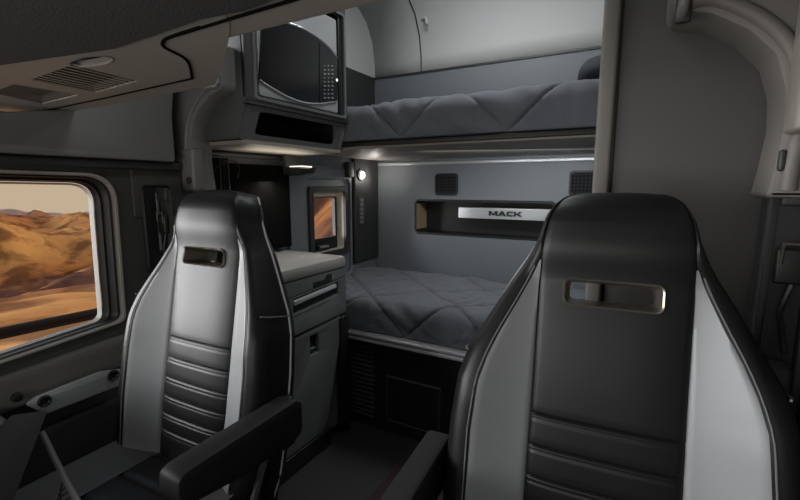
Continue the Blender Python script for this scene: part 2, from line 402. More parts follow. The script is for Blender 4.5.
# right-hand cab trims
struct('trim_19', MB().plate('x', .27, XR + .05, rpoly([(.2, 1.40), (1.05, 1.40), (1.05, 1.85), (.2, 1.85)], .02), bev=.01), 'beige')
struct('trim_20', MB().box(.285, XR, .2, 1.10, 1.10, 1.395, .012), 'beiged')
struct('trim_21', MB().box(.225, XR, 1.14, 1.2, FL, 1.30, .01), 'darkpl')
struct('trim_28', MB().box(.285, XR, 1.09, 1.14, FL, 1.28, .01), 'blackpl')
struct('trim_26', MB().box(.215, XR, .97, 1.055, 1.39, 1.70, .01), 'beige')
struct('wall_front', MB().box(XL, XR + .05, -.75, -.70, FL, .86).box(XL, XR + .05, -.75, -.70, 1.52, 1.62), 'blackpl')
struct('door_2', MB().plate('x', .30, XR, rpoly([(-.4, .1), (1.08, .1), (1.08, .9), (-.4, .85)], .03), bev=.012), 'doorpl')

# ---- header above the windscreen
HZ = 1.53
bk = hz(400, 0, HZ)[1]
struct('trim_22', MB().plate('x', -.82, XR, rpoly([(bk, HZ + .001), (bk + .012, HZ + .03), (bk, HZ + .12), (.30, HZ + .12), (.30, HZ + .001)], [.012, .01, .01, .01, .001]), bev=0), 'beige')
hb = [hz(-40, 66, HZ), hz(0, 62, HZ), hz(115, 45, HZ), hz(200, 15, HZ), hz(245, 6, HZ), hz(275, -6, HZ)]
hb = [(-1.95, hb[0][1])] + hb + [(XR + .04, hb[-1][1] - .02), (XR + .04, -.74), (-1.95, -.74)]
struct('trim_23', MB().plate('z', HZ - .006, HZ + .02, hb), 'liner')
struct('trim_27', MB().tube([(*hz(168, 37, HZ), HZ - .001), (*hz(230, 18, HZ), HZ - .001), (*hz(300, -3, HZ), HZ - .001), (*hz(340, -13, HZ), HZ - .001)], .0025, 6), 'seam')


# overhead side console with grilles (left)
co = thing('overhead_console', 'beige overhead side console with slatted air grilles above left door', 'console', (-1.2, .55, HZ))
def cz(px, py): return hz(px, py, HZ)
low = [(-1.95, .70), hz(2, 114.5, HZ), hz(50, 115, HZ), hz(125, 102, HZ), hz(200, 88, HZ), hz(216, 84, HZ)]
hi = [hz(229, 40, HZ), hz(230, 20, HZ), hz(215, 5, HZ), hz(115, 40, HZ), hz(0, 56, HZ), (-1.95, .36)]
outl = [low[0], low[1], low[2], low[3], low[4], low[5], hi[0], hi[1], hi[2], hi[3], hi[4], hi[5]]
ctr = Vector((sum(p[0] for p in outl) / 12, sum(p[1] for p in outl) / 12))
co_poly = rpoly(outl, [.001, .01, .02, .02, .03, .025, .02, .02, .01, .01, .01, .001], 4)
Gr = [[cz(30, 80), cz(72, 65), cz(138, 81), cz(95, 93)], [cz(-8, 93), cz(14, 84), cz(79, 95), cz(42, 104)]]
spk = cz(91, 61.5)
sp_poly = [(spk[0] + .062 * math.cos(a) * 1.0 - .0 * math.sin(a), spk[1] + .020 * math.sin(a)) for a in [2 * PI * k / 20 for k in range(20)]]
ctrp = lambda pts: (sum(p[0] for p in pts) / len(pts), sum(p[1] for p in pts) / len(pts))
MB().plate('z', HZ, HZ + .025, co_poly, [rpoly(g, .004, 2) for g in Gr] + [sp_poly], bev=0).build('shell', 'beige', co)
edge = MB().ring('z', [(HZ, co_poly), (HZ + .03, [(x, y) for x, y in co_poly]), (HZ + .10, inset(co_poly, .02))]).build('side_wall', 'beige', co)
for g in Gr:
    gb = MB().plate('z', HZ + .022, HZ + .03, inset(rpoly(g, .004, 2), -.006)).build('grille_backing', 'blackpl', co)
    s = MB(); A, B_, C_, D_ = [Vector(p) for p in g]
    n = 9
    for i in range(n + 1):
        t = i / n; a = A.lerp(B_, t) if False else A.lerp(B_, t); d = D_.lerp(C_, t)
        s.tube([(a.x, a.y, HZ + .003), (d.x, d.y, HZ + .003)], .26 * min((A - B_).length, (C_ - D_).length) / n, 6, flat=.25)
    s.build('grille_slats', 'beige', co)
MB().ring('z', [(HZ - .001, [(spk[0] + .066 * math.cos(2 * PI * k / 28), spk[1] + .024 * math.sin(2 * PI * k / 28)) for k in range(28)]), (HZ - .0015, [(spk[0] + .063 * math.cos(2 * PI * k / 28), spk[1] + .021 * math.sin(2 * PI * k / 28)) for k in range(28)]), (HZ + .02, [(spk[0] + .055 * math.cos(2 * PI * k / 28), spk[1] + .016 * math.sin(2 * PI * k / 28)) for k in range(28)])]).build('lamp_rim', 'beiged', co)
MB().plate('z', HZ + .012, HZ + .02, [(spk[0] + .060 * math.cos(2 * PI * k / 28), spk[1] + .018 * math.sin(2 * PI * k / 28)) for k in range(28)]).build('oval_lens', 'dash', co)
seam = [cz(-5, 111), cz(40, 111), cz(192, 78), cz(187, 60), cz(165, 47), cz(163, 41), cz(170, 36), cz(200, 26)]
MB().tube(sm([(x, y, HZ - .001) for x, y in seam[:3]], 2), .0022, 6).tube(sm([(x, y, HZ - .001) for x, y in seam[2:]], 5), .0026, 6).build('panel_seam', 'seam', co)
y, z = hx(232, 38, -.9)

# ---------------------------------------------------------------- seats
T = .19; CT, ST = math.cos(T), math.sin(T)
def sp(x, s, yo): return (x, s * ST + yo * CT, .904 + s * CT - yo * ST)
OW = [(-.46, .262), (-.38, .282), (-.25, .288), (-.1, .284), (0, .275), (.06, .258), (.10, .238), (.16, .208), (.21, .182), (.26, .152), (.30, .134), (.33, .127), (.35, .120), (.368, .110), (.380, .098), (.388, .083), (.392, .06)]
CW = [(-.46, .118), (-.38, .126), (-.24, .134), (0, .132), (.20, .133), (.26, .130), (.30, .1265), (.33, .121), (.35, .114), (.368, .104), (.380, .092), (.388, .076), (.392, .052)]
GW = [(-.46, .205), (-.40, .225), (-.25, .240), (-.1, .240), (0, .232), (.05, .219), (.10, .200), (.16, .172), (.21, .150), (.257, .1305), (.30, .127)]
GRV = [-.057, -.119, -.180, -.236, -.288, -.336]
def cwid(s): return interp(s, CW)
def owid(s): return max(interp(s, OW), cwid(s) + .006)
def gwid(s): return max(cwid(s) + .0008, interp(s, GW)) if s < .262 else cwid(s) + .0008
def bol(s): return .055 * smooth01((.27 - s) / .32)
def roll(s):
    t = max(0, (s - .325) / .0675); t = min(t, 1)
    return .058 * (1 - math.sqrt(max(0, 1 - t * t)))
def head(s): return -.020 * smooth01((s - .20) / .09)
def yfront(x, s):
    ax = abs(x); c = cwid(s); g = gwid(s); o = owid(s); B = bol(s)
    if ax <= c: y = -.010 * (1 - (ax / c) ** 4)
    elif ax <= g: y = -B * ((ax - c) / max(g - c, .02)) ** 1.25 * min(1, (g - c) / .02)
    else:
        t = (ax - g) / (o - g); y = -B * min(1, (g - c) / .02) - .004 * math.sin(PI * t) + .016 * t ** 3
    return y + head(s) * (1 if ax <= c else max(0, 1 - (ax - c) / .05)) + roll(s)
def groove(s):
    """quilt depth at height s: 0 on a seam, puffed between seams"""
    d = 1
    v = 0
    for g in GRV: v = max(v, .0038 * max(0, 1 - abs(s - g) / .0045), .0022 * max(0, 1 - abs(s - g + .0095) / .0035), .0012 * max(0, 1 - abs(s - g) / .016))
    return v
SS = sorted(set([round(-.45 + i * .0125, 4) for i in range(63)] + [round(g + d, 4) for g in GRV for d in (-.016, -.013, -.0095, -.006, -.0045, -.002, 0, .002, .0045, .008, .016)] + [.167, .217, .331, .345, .355, .362, .368, .374, .380, .384, .388, .390, .392]))
SS = [s for s in SS if s <= .392 and not (.167 < s < .217 and abs(s - .1925) > .02)]
HS0, HS1, HX = .168, .217, .083
def seat_back(root, mirror=1):
    # centre panel, black leather with the through slot
    xs = [-1, -.96, -.9, -.8, -HX / .134, -.45, -.3, -.15, 0, .15, .3, .45, HX / .134, .8, .9, .96, 1]
    rows = []
    for s in SS:
        c = cwid(s); row = []
        for u in xs:
            x = u * c
            if abs(abs(u) - HX / .134) < 1e-6: x = math.copysign(HX, u) if c > .12 else x
            y = yfront(x, s) + groove(s) * (1 if abs(u) < .98 else .3) - .002 + .004 * (abs(u) > .99)
            row.append(sp(x, s, y))
        rows.append(row)
    ss = SS
    def skip(i, j): return ss[i] >= .1665 and ss[i + 1] <= .2175 and 4 <= j < 12
    MB().grid(rows, skip).build('centre_panel', 'leather', root, smooth=70)
    # silver side inserts
    for sg in (-1, 1):
        rows = []
        sv = [s for s in SS if s <= .2575]
        for s in sv:
            c, g = cwid(s), gwid(s)
            rows.append([sp(sg * (c + (g - c) * t), s, yfront((c + (g - c) * t), s) - .0015 + (.005 if t in (0,) else 0) + (.003 if t == 1 else 0)) for t in (0, .03, .12, .3, .5, .7, .85, .95, 1)])
        p = MB().grid(rows).build('side_insert', 'insert', root, smooth=60); p['label'] = 'silver grey side insert'
        st = MB().tube([sp(sg * (gwid(s) + .004), s, yfront(gwid(s) + .004, s) - .0022) for s in sv[::2]], .0016, 5).build('stitching', 'stitch', root)
        pp = MB().tube([sp(sg * (owid(s) + .010 - .004 * (s > .3)), s, .062 + roll(s) * .4) for s in SS[::2] if s < .386], .0032, 6).build('piping', 'piping', root); pp['label'] = 'pale edge piping'
    # bolster shell: border + sides + back
    rows = []
    for s in SS:
        g, o, c = gwid(s), owid(s), cwid(s); r = roll(s); bk = .098 - (r * .75) - .012 * smooth01((s - .2) / .1)
        half = [(g - .001, yfront(g, s) + .001), (g + (o - g) * .25, yfront(g + (o - g) * .25, s)), (g + (o - g) * .55, yfront(g + (o - g) * .55, s)), (g + (o - g) * .82, yfront(g + (o - g) * .82, s)),
                (o, yfront(o, s) + .004), (o + .007, yfront(o, s) + .02), (o + .010 * (1 if s < .36 else .4), (.06 + r * .5)), (o + .004, bk - .012), (o - .010, bk), (c * .9, bk + .004)]
        for k in (4,): pass
        half += [(HX + .001, bk + .006), (HX * .5, bk + .007), (0, bk + .008)]
        L = [(-x, y) for x, y in half][:-1]; row = [sp(x, s, y) for x, y in L] + [sp(*([half[-1][0], s, half[-1][1]]))] + [sp(x, s, y) for x, y in reversed(half[:-1])]
        rows.append(row)
    nh = 13
    def skip2(i, j): return ss[i] >= .1665 and ss[i + 1] <= .2175 and nh - 3 <= j < nh + 1
    b = MB().grid(rows, skip2)
    # bottom closing
    s = SS[0]; b.grid([[sp(x, s, y) for x in (-.25, 0, .25)] for y in (-.04, .09)])
    b.build('backrest', 'leather', root, smooth=60)
    for sg in (-1, 1):   # seam across the side face
        MB().tube([sp(sg * (owid(.05) + d), .055 - q, y) for d, y, q in ((.0, -.035, 0), (.0095, -.01, .001), (.0125, .03, .002), (.012, .06, .003))], .0022, 5).build('side_seam', 'stitch', root)
    # slot bezel through the backrest
    def rr(d, s0=HS0, s1=HS1): return rrect(-HX - d, HX + d, s0 - d, s1 + d, .012 + d * .6, 4)
    def lp(d, y, ds=0):
        return [(x, s + ds, y) for x, s in rr(d)]
    b = bmesh.new(); loops = [[b.verts.new(sp(x, s, y)) for x, s, y in L] for L in (lp(.0035, -.010), lp(.002, -.0165), lp(-.001, -.014), lp(-.006, .03), lp(-.006, .085), lp(.002, .106))]
    for A, B2 in zip(loops, loops[1:]):
        for i in range(len(A)): b.faces.new((A[i], A[(i + 1) % len(A)], B2[(i + 1) % len(A)], B2[i]))
    bmesh.ops.recalc_face_normals(b, faces=b.faces)
    q = MB().add(b).build('slot_bezel', 'bronze', root, smooth=30); q['label'] = 'bronze slot surround'
def seat(name, label, loc, rot, arm):
    r = thing(name, label, 'seat', loc, 'front seats'); r.rotation_euler = (0, 0, rot); del r['_o']
    seat_back(r)
    # cushion
    def cush(x0, x1, y0, y1, z, bulge, n=10, k=10, fr=.04):
        rows = []
        for i in range(k + 1):
            t = i / k; y = y0 + (y1 - y0) * t; row = []
            for j in range(n + 1):
                u = j / n; x = x0 + (x1 - x0) * u
                e = (1 - abs(2 * u - 1) ** 4)
                row.append((x, y, z + bulge(u, t) - .03 * max(0, 1 - t * 6) ** 2))
            rows.append(row)
        return rows
    gz = lambda t: sum((max(0, 1 - abs(t - q) / .03)) ** 1.5 * .006 for q in (.25, .45, .65, .85))
    MB().grid(cush(-.13, .13, -.50, -.02, .50, lambda u, t: .006 * (1 - (2 * u - 1) ** 4) - gz(t), 10, 60)).build('cushion_centre', 'leather', r, smooth=70)
    for sg in (-1, 1):
        q = MB().grid([[(sg * x, y, z) for x, y, z in row] for row in cush(.131, .252, -.49, -.02, .50, lambda u, t: .032 * u ** 1.5, 8, 14)]).build('cushion_insert', 'cushgrey', r, smooth=70)
    rows = []
    for i in range(13):
        t = i / 12; y = -.51 + .5 * t; dz = -.03 * max(0, 1 - t * 6) ** 2
        h = [(.13, .490), (.224, .510), (.252, .5305), (.272, .512), (.28, .47), (.275, .40), (.26, .37)]
        rows.append([(-x, y, z + dz) for x, z in h] + [(x, y, z + dz) for x, z in reversed(h)])
    cb = MB().grid(rows); cb.grid([[(x, -.51, z) for x, z in ((-.26, .37), (0, .36), (.26, .37))], [(x, -.52, z) for x, z in ((-.272, .44), (0, .43), (.272, .44))], [(x, -.505, z) for x, z in ((-.24, .50), (0, .47), (.24, .50))]])
    cb.build('cushion', 'leather', r, smooth=60)
    MB().box(-.25, .25, -.46, .02, .30, .375, .02).build('cushion_pan', 'blackpl', r)
    MB().box(-.20, .20, -.40, -.02, FL + .03, .30, .03).build('suspension_base', 'blackpl', r)
    MB().box(-.24, .24, -.45, .02, FL, FL + .04, .01).build('floor_rail', 'darkpl', r)
    # armrest
    x0, x1 = (.300, .362) if arm > 0 else (-.352, -.298)
    prof = [(-.01, .755), (-.325, .758), (-.345, .750), (-.348, .715), (-.335, .685), (-.18, .655), (-.01, .650), (.008, .66), (.010, .74)]
    a = MB().plate('x', x0, x1, rpoly(prof, .012, 4), bev=.007).build('armrest', 'armpad', r)
    MB().box(min(x0, x1) - .02 if arm > 0 else x1 - .01, x0 + .02 if arm > 0 else x1 + .03, -.02, .03, .60, .74, .01).build('armrest_hinge', 'blackpl', a)
    if arm > 0:
        MB().tube([(.29, -.05, .62), (.30, -.12, .50), (.30, -.22, .44)], .012).build('belt_buckle_stalk', 'blackpl', r)
        MB().box(.284, .312, -.30, -.20, .40, .46, .008).build('belt_buckle', 'darkpl', r)
    return r
seat('truck_seat', 'smaller far left black leather truck seat with silver inserts beside the door window', (-1.095, .77, 0), .035, 1)
seat('truck_seat', 'large near right black leather truck seat with silver inserts in front of the wardrobe', (-.034, .855, 0), .08, -1)

# ---------------------------------------------------------------- overhead cabinet with microwave
XC = -1.3
oc = thing('overhead_cabinet', 'tall dark-framed overhead cabinet holding the microwave above an open cubby', 'cabinet', (-1.5, 1.4, 1.47))
y0c, y1c = 1.165, 1.79
# side face towards the cab
MB().plate('y', y0c, y0c + .02, rpoly([(XL + .01, 1.475), (-1.355, 1.475), (-1.305, 1.60), (-1.305, 2.14), (XL + .01, 2.14)], [.01, .02, .03, .02, .01]), bev=.004).build('side_panel', 'cabside', oc)
MB().plate('y', y1c - .02, y1c, rpoly([(XL + .01, 1.455), (-1.345, 1.455), (-1.305, 1.60), (-1.305, 2.14), (XL + .01, 2.14)], [.01, .02, .03, .02, .01])).build('side_panel', 'greypl', oc)
b = MB(); b.box(XL + .01, -1.33, y0c + .02, y1c - .02, 1.458, 1.472)
b.build('underside', 'beige', oc)
MB().box(XL + .01, -1.33, y0c + .02, y1c - .02, 1.60, 1.615).box(XL + .01, -1.31, y0c + .02, y1c - .02, 2.12, 2.14).box(XL + .01, XL + .03, y0c, y1c, 1.47, 2.12).build('shelf', 'blackpl', oc)
# face frame round the microwave bay
MB().plate('x', XC - .02, XC + .002, rpoly([(y0c, 1.605), (y1c, 1.605), (y1c, 2.14), (y0c, 2.14)], .02), [rrect(1.222, 1.765, 1.635, 2.085, .012)], bev=.004).build('face_frame', 'frame', oc)
MB().ring('x', [(XC + .002, rrect(1.202, 1.78, 1.617, 2.10, .015)), (XC + .007, rrect(1.205, 1.777, 1.620, 2.097, .015)), (XC + .007, rrect(1.214, 1.768, 1.629, 2.088, .012)), (XC - .015, rrect(1.220, 1.764, 1.634, 2.084, .012))]).build('bay_trim', 'cabinet', oc)
# sloping lower fascia with the dark cubby
fas = MB()
qv = lambda y, t: (XC - .055 * t, y, 1.60 - .13 * t)
def fring(pts): return [qv(y, t) for y, t in pts]
o_ = rrect(y0c + .0, y1c - .0, 0, 1, .06, 4); i_ = rrect(1.235, 1.735, .14, .80, .05, 4)
b = bmesh.new(); LL = [[b.verts.new(p) for p in fring(o_)], [b.verts.new(p) for p in fring(i_)], [b.verts.new((x - .012, y, z)) for x, y, z in fring(i_)]]
for A, B2 in zip(LL, LL[1:]):
    for i in range(len(A)): b.faces.new((A[i], A[(i + 1) % len(A)], B2[(i + 1) % len(A)], B2[i]))
bmesh.ops.recalc_face_normals(b, faces=b.faces)
MB().add(b).build('cubby_fascia', 'cabinet', oc, smooth=20)
MB().ring('x', [(XC - .07, rrect(y0c + .045, y1c - .03, 1.478, 1.597, .01)), (XC - .26, rrect(y0c + .05, y1c - .035, 1.478, 1.597, .01))]).build('cubby_liner', 'blackpl', oc)
MB().box(XC - .26, XC - .24, y0c + .03, y1c - .03, 1.475, 1.598).build('cubby_back', 'blackpl', oc)
MB().box(XC - .015, XC + .006, y0c - .005, y1c, 1.596, 1.606, .002).build('seam_strip', 'blackpl', oc)
# microwave
mw = thing('microwave', 'silver microwave with dark curved glass door inside the overhead cabinet', 'microwave', (-1.5, 1.5, 1.64))
MB().box(-1.68, -1.325, 1.235, 1.72, 1.64, 2.05, .01).build('body', 'darkpl', mw)
MB().plate('x', -1.325, -1.305, rrect(1.235, 1.725, 1.64, 2.06, .01), bev=.003).build('front', 'satin', mw)
top = [hx(px, py, -1.3) for px, py in ((262, 16), (280, 21), (297, 26), (312, 34), (326, 45), (337, 58))]
bot = [hx(px, py, -1.3) for px, py in ((337, 101), (322, 103.5), (306, 103), (290, 98), (273, 89), (259, 80))]
MB().plate('x', -1.304, -1.298, top + bot, bev=0).build('door_glass', 'glassd', mw)
MB().tube(sm([(-1.299, *p) for p in top], 4), .005, 6).tube(sm([(-1.299, *p) for p in bot], 4), .004, 6).build('door_trim', 'chrome', mw)
pn = MB().plate('x', -1.2985, -1.2955, [hx(319, 43, -1.3), hx(336, 58, -1.3), hx(336, 101, -1.3), hx(319, 103, -1.3)]).build('control_panel', 'glassd', mw)
k = MB()
for r_ in range(9):
    for c_ in range(3):
        y, z = hx(325 + c_ * 3.8, 66 + r_ * 4.0, -1.295)
        k.box(-1.2955, -1.2945, y - .007, y + .001 + .003 * ((r_ * 7 + c_ * 3) % 3), z - .0015, z + .0025)
kk = k.build('button', 'buttons', pn); kk['kind'] = 'stuff'
y, z = hx(337, 80, -1.295)
MB().lathe([(.006, 0), (.005, .002), (0, .003)], (-1.296, y, z), 'x').build('indicator_lamp', 'led', pn)
MB().box(-1.36, -1.305, 1.738, 1.75, 1.64, 2.08, .002).build('filler', 'blackpl', mw)

# small lamp bracket below the cabinet
lb = thing('under_cabinet_lamp', 'small dark bracket lamp glowing under the overhead cabinet', 'lamp', (-1.62, 1.80, 1.42))
MB().plate('y', 1.70, 1.82, rpoly([(-1.655, 1.35), (-1.54, 1.362), (-1.53, 1.392), (-1.63, 1.392), (-1.63, 1.458), (-1.655, 1.458)], .005), bev=.004).build('housing', 'darkpl', lb)
MB().box(-1.625, -1.54, 1.72, 1.80, 1.390, 1.398, .002).build('lens', 'ulamp', lb)
MB().box(-1.735, -1.69, 2.36, 2.41, 1.34, 1.45, .006)
tag(MB().box(-1.735, -1.69, 2.34, 2.40, 1.35, 1.45, .008).build('curtain_clip', 'darkpl'), 'small dark clip high on the wall right of the niche window', 'clip')

# television, pleated curtain, grey post on the left wall
tv = thing('television', 'black flat television on the left wall behind the far seat', 'television', (-1.70, 1.6, .95))
MB().box(-1.712, -1.678, 1.36, 1.775, .965, 1.40, .006).build('casing', 'dash', tv)
MB().box(-1.68, -1.6765, 1.372, 1.763, .985, 1.388, .001).build('screen', 'screen', tv)
MB().box(-1.748, -1.70, 1.55, 1.68, 1.1, 1.25, .005).build('wall_bracket', 'darkpl', tv)
cu = MB(); rows = []
for i in range(30):
    t = i / 29; a = t * 9 * PI
    rows.append([(-1.67 + .022 * math.sin(a), 1.26 + t * .10, z) for z in (.96, 1.05, 1.1, 1.3, 1.42)])
ct = thing('privacy_curtain', 'dark pleated privacy curtain gathered with a strap behind the far seat', 'curtain', (-1.67, 1.31, .96))
MB().grid(rows).build('cloth', 'web', ct, solid=.003)
MB().tube(sm([(-1.62, 1.25, 1.36), (-1.61, 1.30, 1.40), (-1.61, 1.36, 1.405), (-1.62, 1.39, 1.37), (-1.63, 1.385, 1.33)], 5), .004, 6).build('strap', 'blackpl', ct)
struct('trim_24', MB().box(-1.74, -1.64, 1.20, 1.245, FL, 1.46, .006), 'greypl')
struct('trim_25', MB().box(-1.72, -1.69, 1.22, 1.82, 1.43, 1.45, .004), 'darkpl')

# ---------------------------------------------------------------- lower cabinet
lc = thing('storage_cabinet', 'warm grey storage cabinet with two drawers and a tall door below the television', 'cabinet', (-1.5, 1.5, FL))
cy0, cy1 = 1.16, 1.755
MB().box(XL + .01, XC - .042, cy0, cy1 - .01, FL + .05, .86).build('body', 'cabinet', lc)
MB().plate('z', .885, .945, rpoly([(XL + .01, cy0 - .02), (XC + .008, cy0 - .02), (XC + .008, cy1 + .005), (XL + .01, cy1 + .005)], [.005, .03, .03, .005]), bev=.018).build('countertop', 'counter', lc)
MB().box(XL + .02, XC - .008, cy0, cy1, .845, .89).build('top_rail', 'blackpl', lc)
d1 = MB().plate('x', XC - .02, XC, rpoly([(cy0, .803), (cy1, .838), (cy1, .883), (cy0, .883)], .008), bev=.003).build('drawer', 'cabinet', lc)
y, z = hx(316, 277, XC)
MB().plate('x', XC - .004, XC + .001, rpoly([(1.50, .825), (1.64, .832), (1.64, .872), (1.60, .872), (1.585, .852), (1.50, .852)], .004)).build('pull_recess', 'blackpl', d1)
h2 = [hx(283, 301.5, XC), hx(283, 345, XC), hx(343, 314, XC), hx(343, 275.5, XC)]
h2 = [(cy0, .800), (cy0, .628), (cy1, .65), (cy1, .833)]
rec = [(1.365, .735), (1.69, .757), (1.69, .822), (1.365, .805)]
d2 = MB().plate('x', XC - .02, XC, rpoly(h2, .008), [rpoly(rec, .008)], bev=.002).build('drawer', 'cabinet', lc)
MB().plate('x', XC - .03, XC - .018, rpoly([(a + (-.01 if a < 1.5 else .01), b_ + (-.01 if b_ < .78 else .01)) for a, b_ in rec], .005)).build('pull_recess', 'blackpl', d2)
MB().plate('x', XC - .012, XC + .006, rpoly([(1.37, .775), (1.67, .795), (1.67, .815), (1.37, .797)], .004), bev=.003).build('handle', 'bar', d2)
MB().tube([(XC + .001, 1.365, .728), (XC + .001, 1.53, .738), (XC + .001, 1.62, .744)], .0015, 5).build('groove', 'blackpl', d2)
MB().plate('x', XC - .03, XC - .006, rpoly([(cy0, FL + .1), (1.56, FL + .1), (1.60, .15), (1.70, .50), (1.72, .635), (cy0, .615)], [.01, .02, .06, .1, .02, .01]), [rrect(1.475, 1.535, .505, .60, .006)], bev=.004).build('door', 'cabinet', lc)
dd = lc.children[-1]
MB().box(XC - .036, XC - .026, 1.465, 1.545, .49, .61).build('latch_recess', 'blackpl', dd)
MB().box(XC - .026, XC - .012, 1.488, 1.522, .515, .535, .003).build('latch', 'chrome', dd)
MB().box(XC - .03, XC - .004, cy0 - .0, cy1 - .14, FL, FL + .095, .005).build('kick_plate', 'blackpl', lc)
MB().box(XC - .03, XC + .004, 1.70, 1.765, FL + .05, .628, .004).build('end_stile', 'blackpl', lc)

# ---------------------------------------------------------------- wardrobe on the right
wd = thing('wardrobe', 'tall charcoal wardrobe with a pale edge post behind the near right seat', 'wardrobe', (.1, 1.4, FL))
MB().box(-.071, XR - .002, 1.205, 1.70, FL, 2.42, .004).build('carcass', 'ward', wd)
MB().box(-.112, -.074, 1.19, 1.72, FL, 2.42, .008).build('edge_post', 'beiged', wd)
MB().box(.10, .235, 1.165, 1.205, .92, .975, .006).build('ledge', 'darkpl', wd)
MB().box(-.0735, -.0705, 1.2, 1.206, FL, 2.42).build('shadow_gap', 'blackpl', wd)
# grab handle under the right arch
gh = thing('grab_handle', 'short grey grab handle at the top of the right arch', 'handle', (.05, 1.03, 1.64))
MB().tube(sm([(.042, 1.055, 1.625), (.042, 1.03, 1.635), (.047, 1.02, 1.67), (.06, 1.02, 1.74)], 5), .009, 10).build('grip', 'greypl', gh)
MB().box(.030, .058, 1.045, 1.062, 1.612, 1.72, .006).build('mount_recess', 'darkpl', gh)
# right-hand seat belt
def belt(x, y, mirror, label, zt=1.29, zb=.98):
    t = thing('seat_belt', label, 'seat belt', (x, y, zb), 'front seat belts')
    s = mirror
    MB().box(x - .026, x + .026, y - .004 + .012 * (s > 0), y + .004 + .012 * (s > 0), FL, zt, .001).build('webbing', 'web', t)
    MB().box(x - .03, x + .03, y - .018, y - .002, zt - .03, zt + .02, .006).build('guide_loop', 'darkpl', t)
    q = MB().box(x - .028, x + .018, y - .022, y - .004, zb + .06, zb + .13, .006).build('latch_plate', 'blackpl', t)
    MB().tube([(x - .02, y - .024, zb + .10), (x - .02, y - .026, zb + .14), (x + .012, y - .026, zb + .14), (x + .012, y - .024, zb + .10)], .0035, 6).build('tongue', 'bronze', q)
    MB().tube([(x, y - .012, zb + .06), (x - .01, y - .014, zb), (x + .006, y - .014, zb - .08)], .006, 6).build('stalk', 'blackpl', t)
    return t
belt(-1.555, .985, -1, 'black seat belt hanging on the pillar beside the left door window', 1.27, 1.06)
belt(.262, 1.09, 1, 'black seat belt hanging on the right pillar beside the near seat', 1.29, 1.05)
tag(MB().box(.215, .275, 1.03, 1.085, FL, .955, .012).build('belt_housing', 'darkpl'), 'dark upright seat belt housing at the right pillar beside the near seat', 'seat belt housing')
bh = thing('belt_height_adjuster', 'recessed dark belt height adjuster on the pillar beside the left door window', 'belt adjuster', (-1.61, .99, 1.0))
MB().ring('x', [(XD + .006, rrect(.93, 1.045, .97, 1.30, .02)), (XD + .014, rrect(.934, 1.041, .974, 1.296, .018)), (XD + .004, rrect(.94, 1.035, .98, 1.29, .016))]).build('rim', 'blackpl', bh)
MB().plate('x', XD - .001, XD + .006, rrect(.935, 1.04, .975, 1.295, .02)).build('back_plate', 'blackpl', bh)
MB().box(XD + .006, XD + .012, .982, .990, 1.05, 1.27, .002).box(XD + .006, XD + .012, 1.0, 1.006, 1.05, 1.27, .002).build('slide_rail', 'greypl', bh)

# ---------------------------------------------------------------- bunks
def quilt(x0, x1, y0, y1, zt, zb, seed, amp, nx=260, ny=120, drop=True):
    """quilted duvet with tucks and folds draped over a mattress"""
    off = Vector((seed * 3.1, seed * 1.7, 0)); rows = []
    Ltop = y1 - y0; R = .06; Ld = (zt - zb)
    for j in range(ny + 1):
        v = j / ny; d = v * (Ltop + Ld); row = []
        for i in range(nx + 1):
            u = i / nx; x = x0 + (x1 - x0) * u
            if d < Ld - R: y, z, n = y0, zb + d, Vector((0, -1, 0))
            elif d < Ld + R * .571:
                a = (d - (Ld - R)) / (R * 1.571) * PI / 2; y = y0 + R - R * math.cos(a); z = zt - R + R * math.sin(a); n = Vector((0, -math.cos(a), math.sin(a)))
            else: y, z, n = y0 + R + (d - Ld - R * .571), zt, Vector((0, 0, 1))
            q = Vector((x * 2.2, d * 2.2, 0)) + off
            h = amp * 1.0 * (noise.noise(q) + .3) + amp * .3 * noise.noise(q * 3.3)
            # wrinkles fanning from the tucks
            w1_ = (x + d * 1.05) / .50; w2_ = (x - d * 1.05) / .50
            f1 = abs(w1_ - round(w1_)) * .50; f2 = abs(w2_ - round(w2_)) * .50
            for f_ in (f1, f2): h -= amp * 1.0 * max(0, 1 - f_ / .013) + amp * .22 * max(0, 1 - f_ / .06)
            cell = (math.floor(w1_ + .5) + math.floor(w2_ + .5)) % 2
            ph = (x * 62 + 9 * noise.noise(q * 1.2)) if cell else (x * 34 + d * 44 + 8 * noise.noise(q * 1.1))
            h += amp * .20 * math.sin(ph) * (.25 + smooth01(noise.noise(q * 1.7 + off) * 1.4 + .5))
            edge = min(1, (d) / .03) 
            e2 = .03 * smooth01(1 - (y1 - y) / .12) if d > Ld else 0
            p = Vector((x, y, z)) + n * (h * (.3 + .7 * edge) - .0 + 0) - Vector((0, 0, e2))
            if p.y > YB - .01: p.y = YB - .01
            row.append(p)
        rows.append(row)
    return rows
# lower bunk base
lbk = thing('lower_bunk', 'black lower bunk base with aluminium rail, vent slats and a hatch', 'bunk', (-.7, 2.3, FL))
MB().box(XL + .01, XR - .01, 1.85, YB - .01, FL, .50).build('base', 'blackpl', lbk)
MB().box(-1.33, XR - .32, 1.785, 1.86, .515, .532, .005).box(-1.33, XR - .32, 1.79, 1.86, .488, .508, .005).build('rail', 'bar', lbk)
s = MB()
for i in range(16): s.box(-1.34, -1.19, 1.835, 1.852, .04 + i * .026, .054 + i * .026, .003)
s.build('vent_slats', 'doorpl', lbk)
MB().box(-1.345, -1.185, 1.846, 1.853, .02, .46).build('vent_backing', 'blackpl', lbk)
hq = rrect(-1.11, -.805, .05, .30, .008)
MB().ring('y', [(1.85, inset(hq, -.004)), (1.840, hq), (1.840, inset(hq, .005)), (1.85, inset(hq, .008))]).build('hatch_frame', 'doorpl', lbk)
MB().plate('y', 1.843, 1.852, inset(hq, .007)).build('hatch', 'blackpl', lbk)
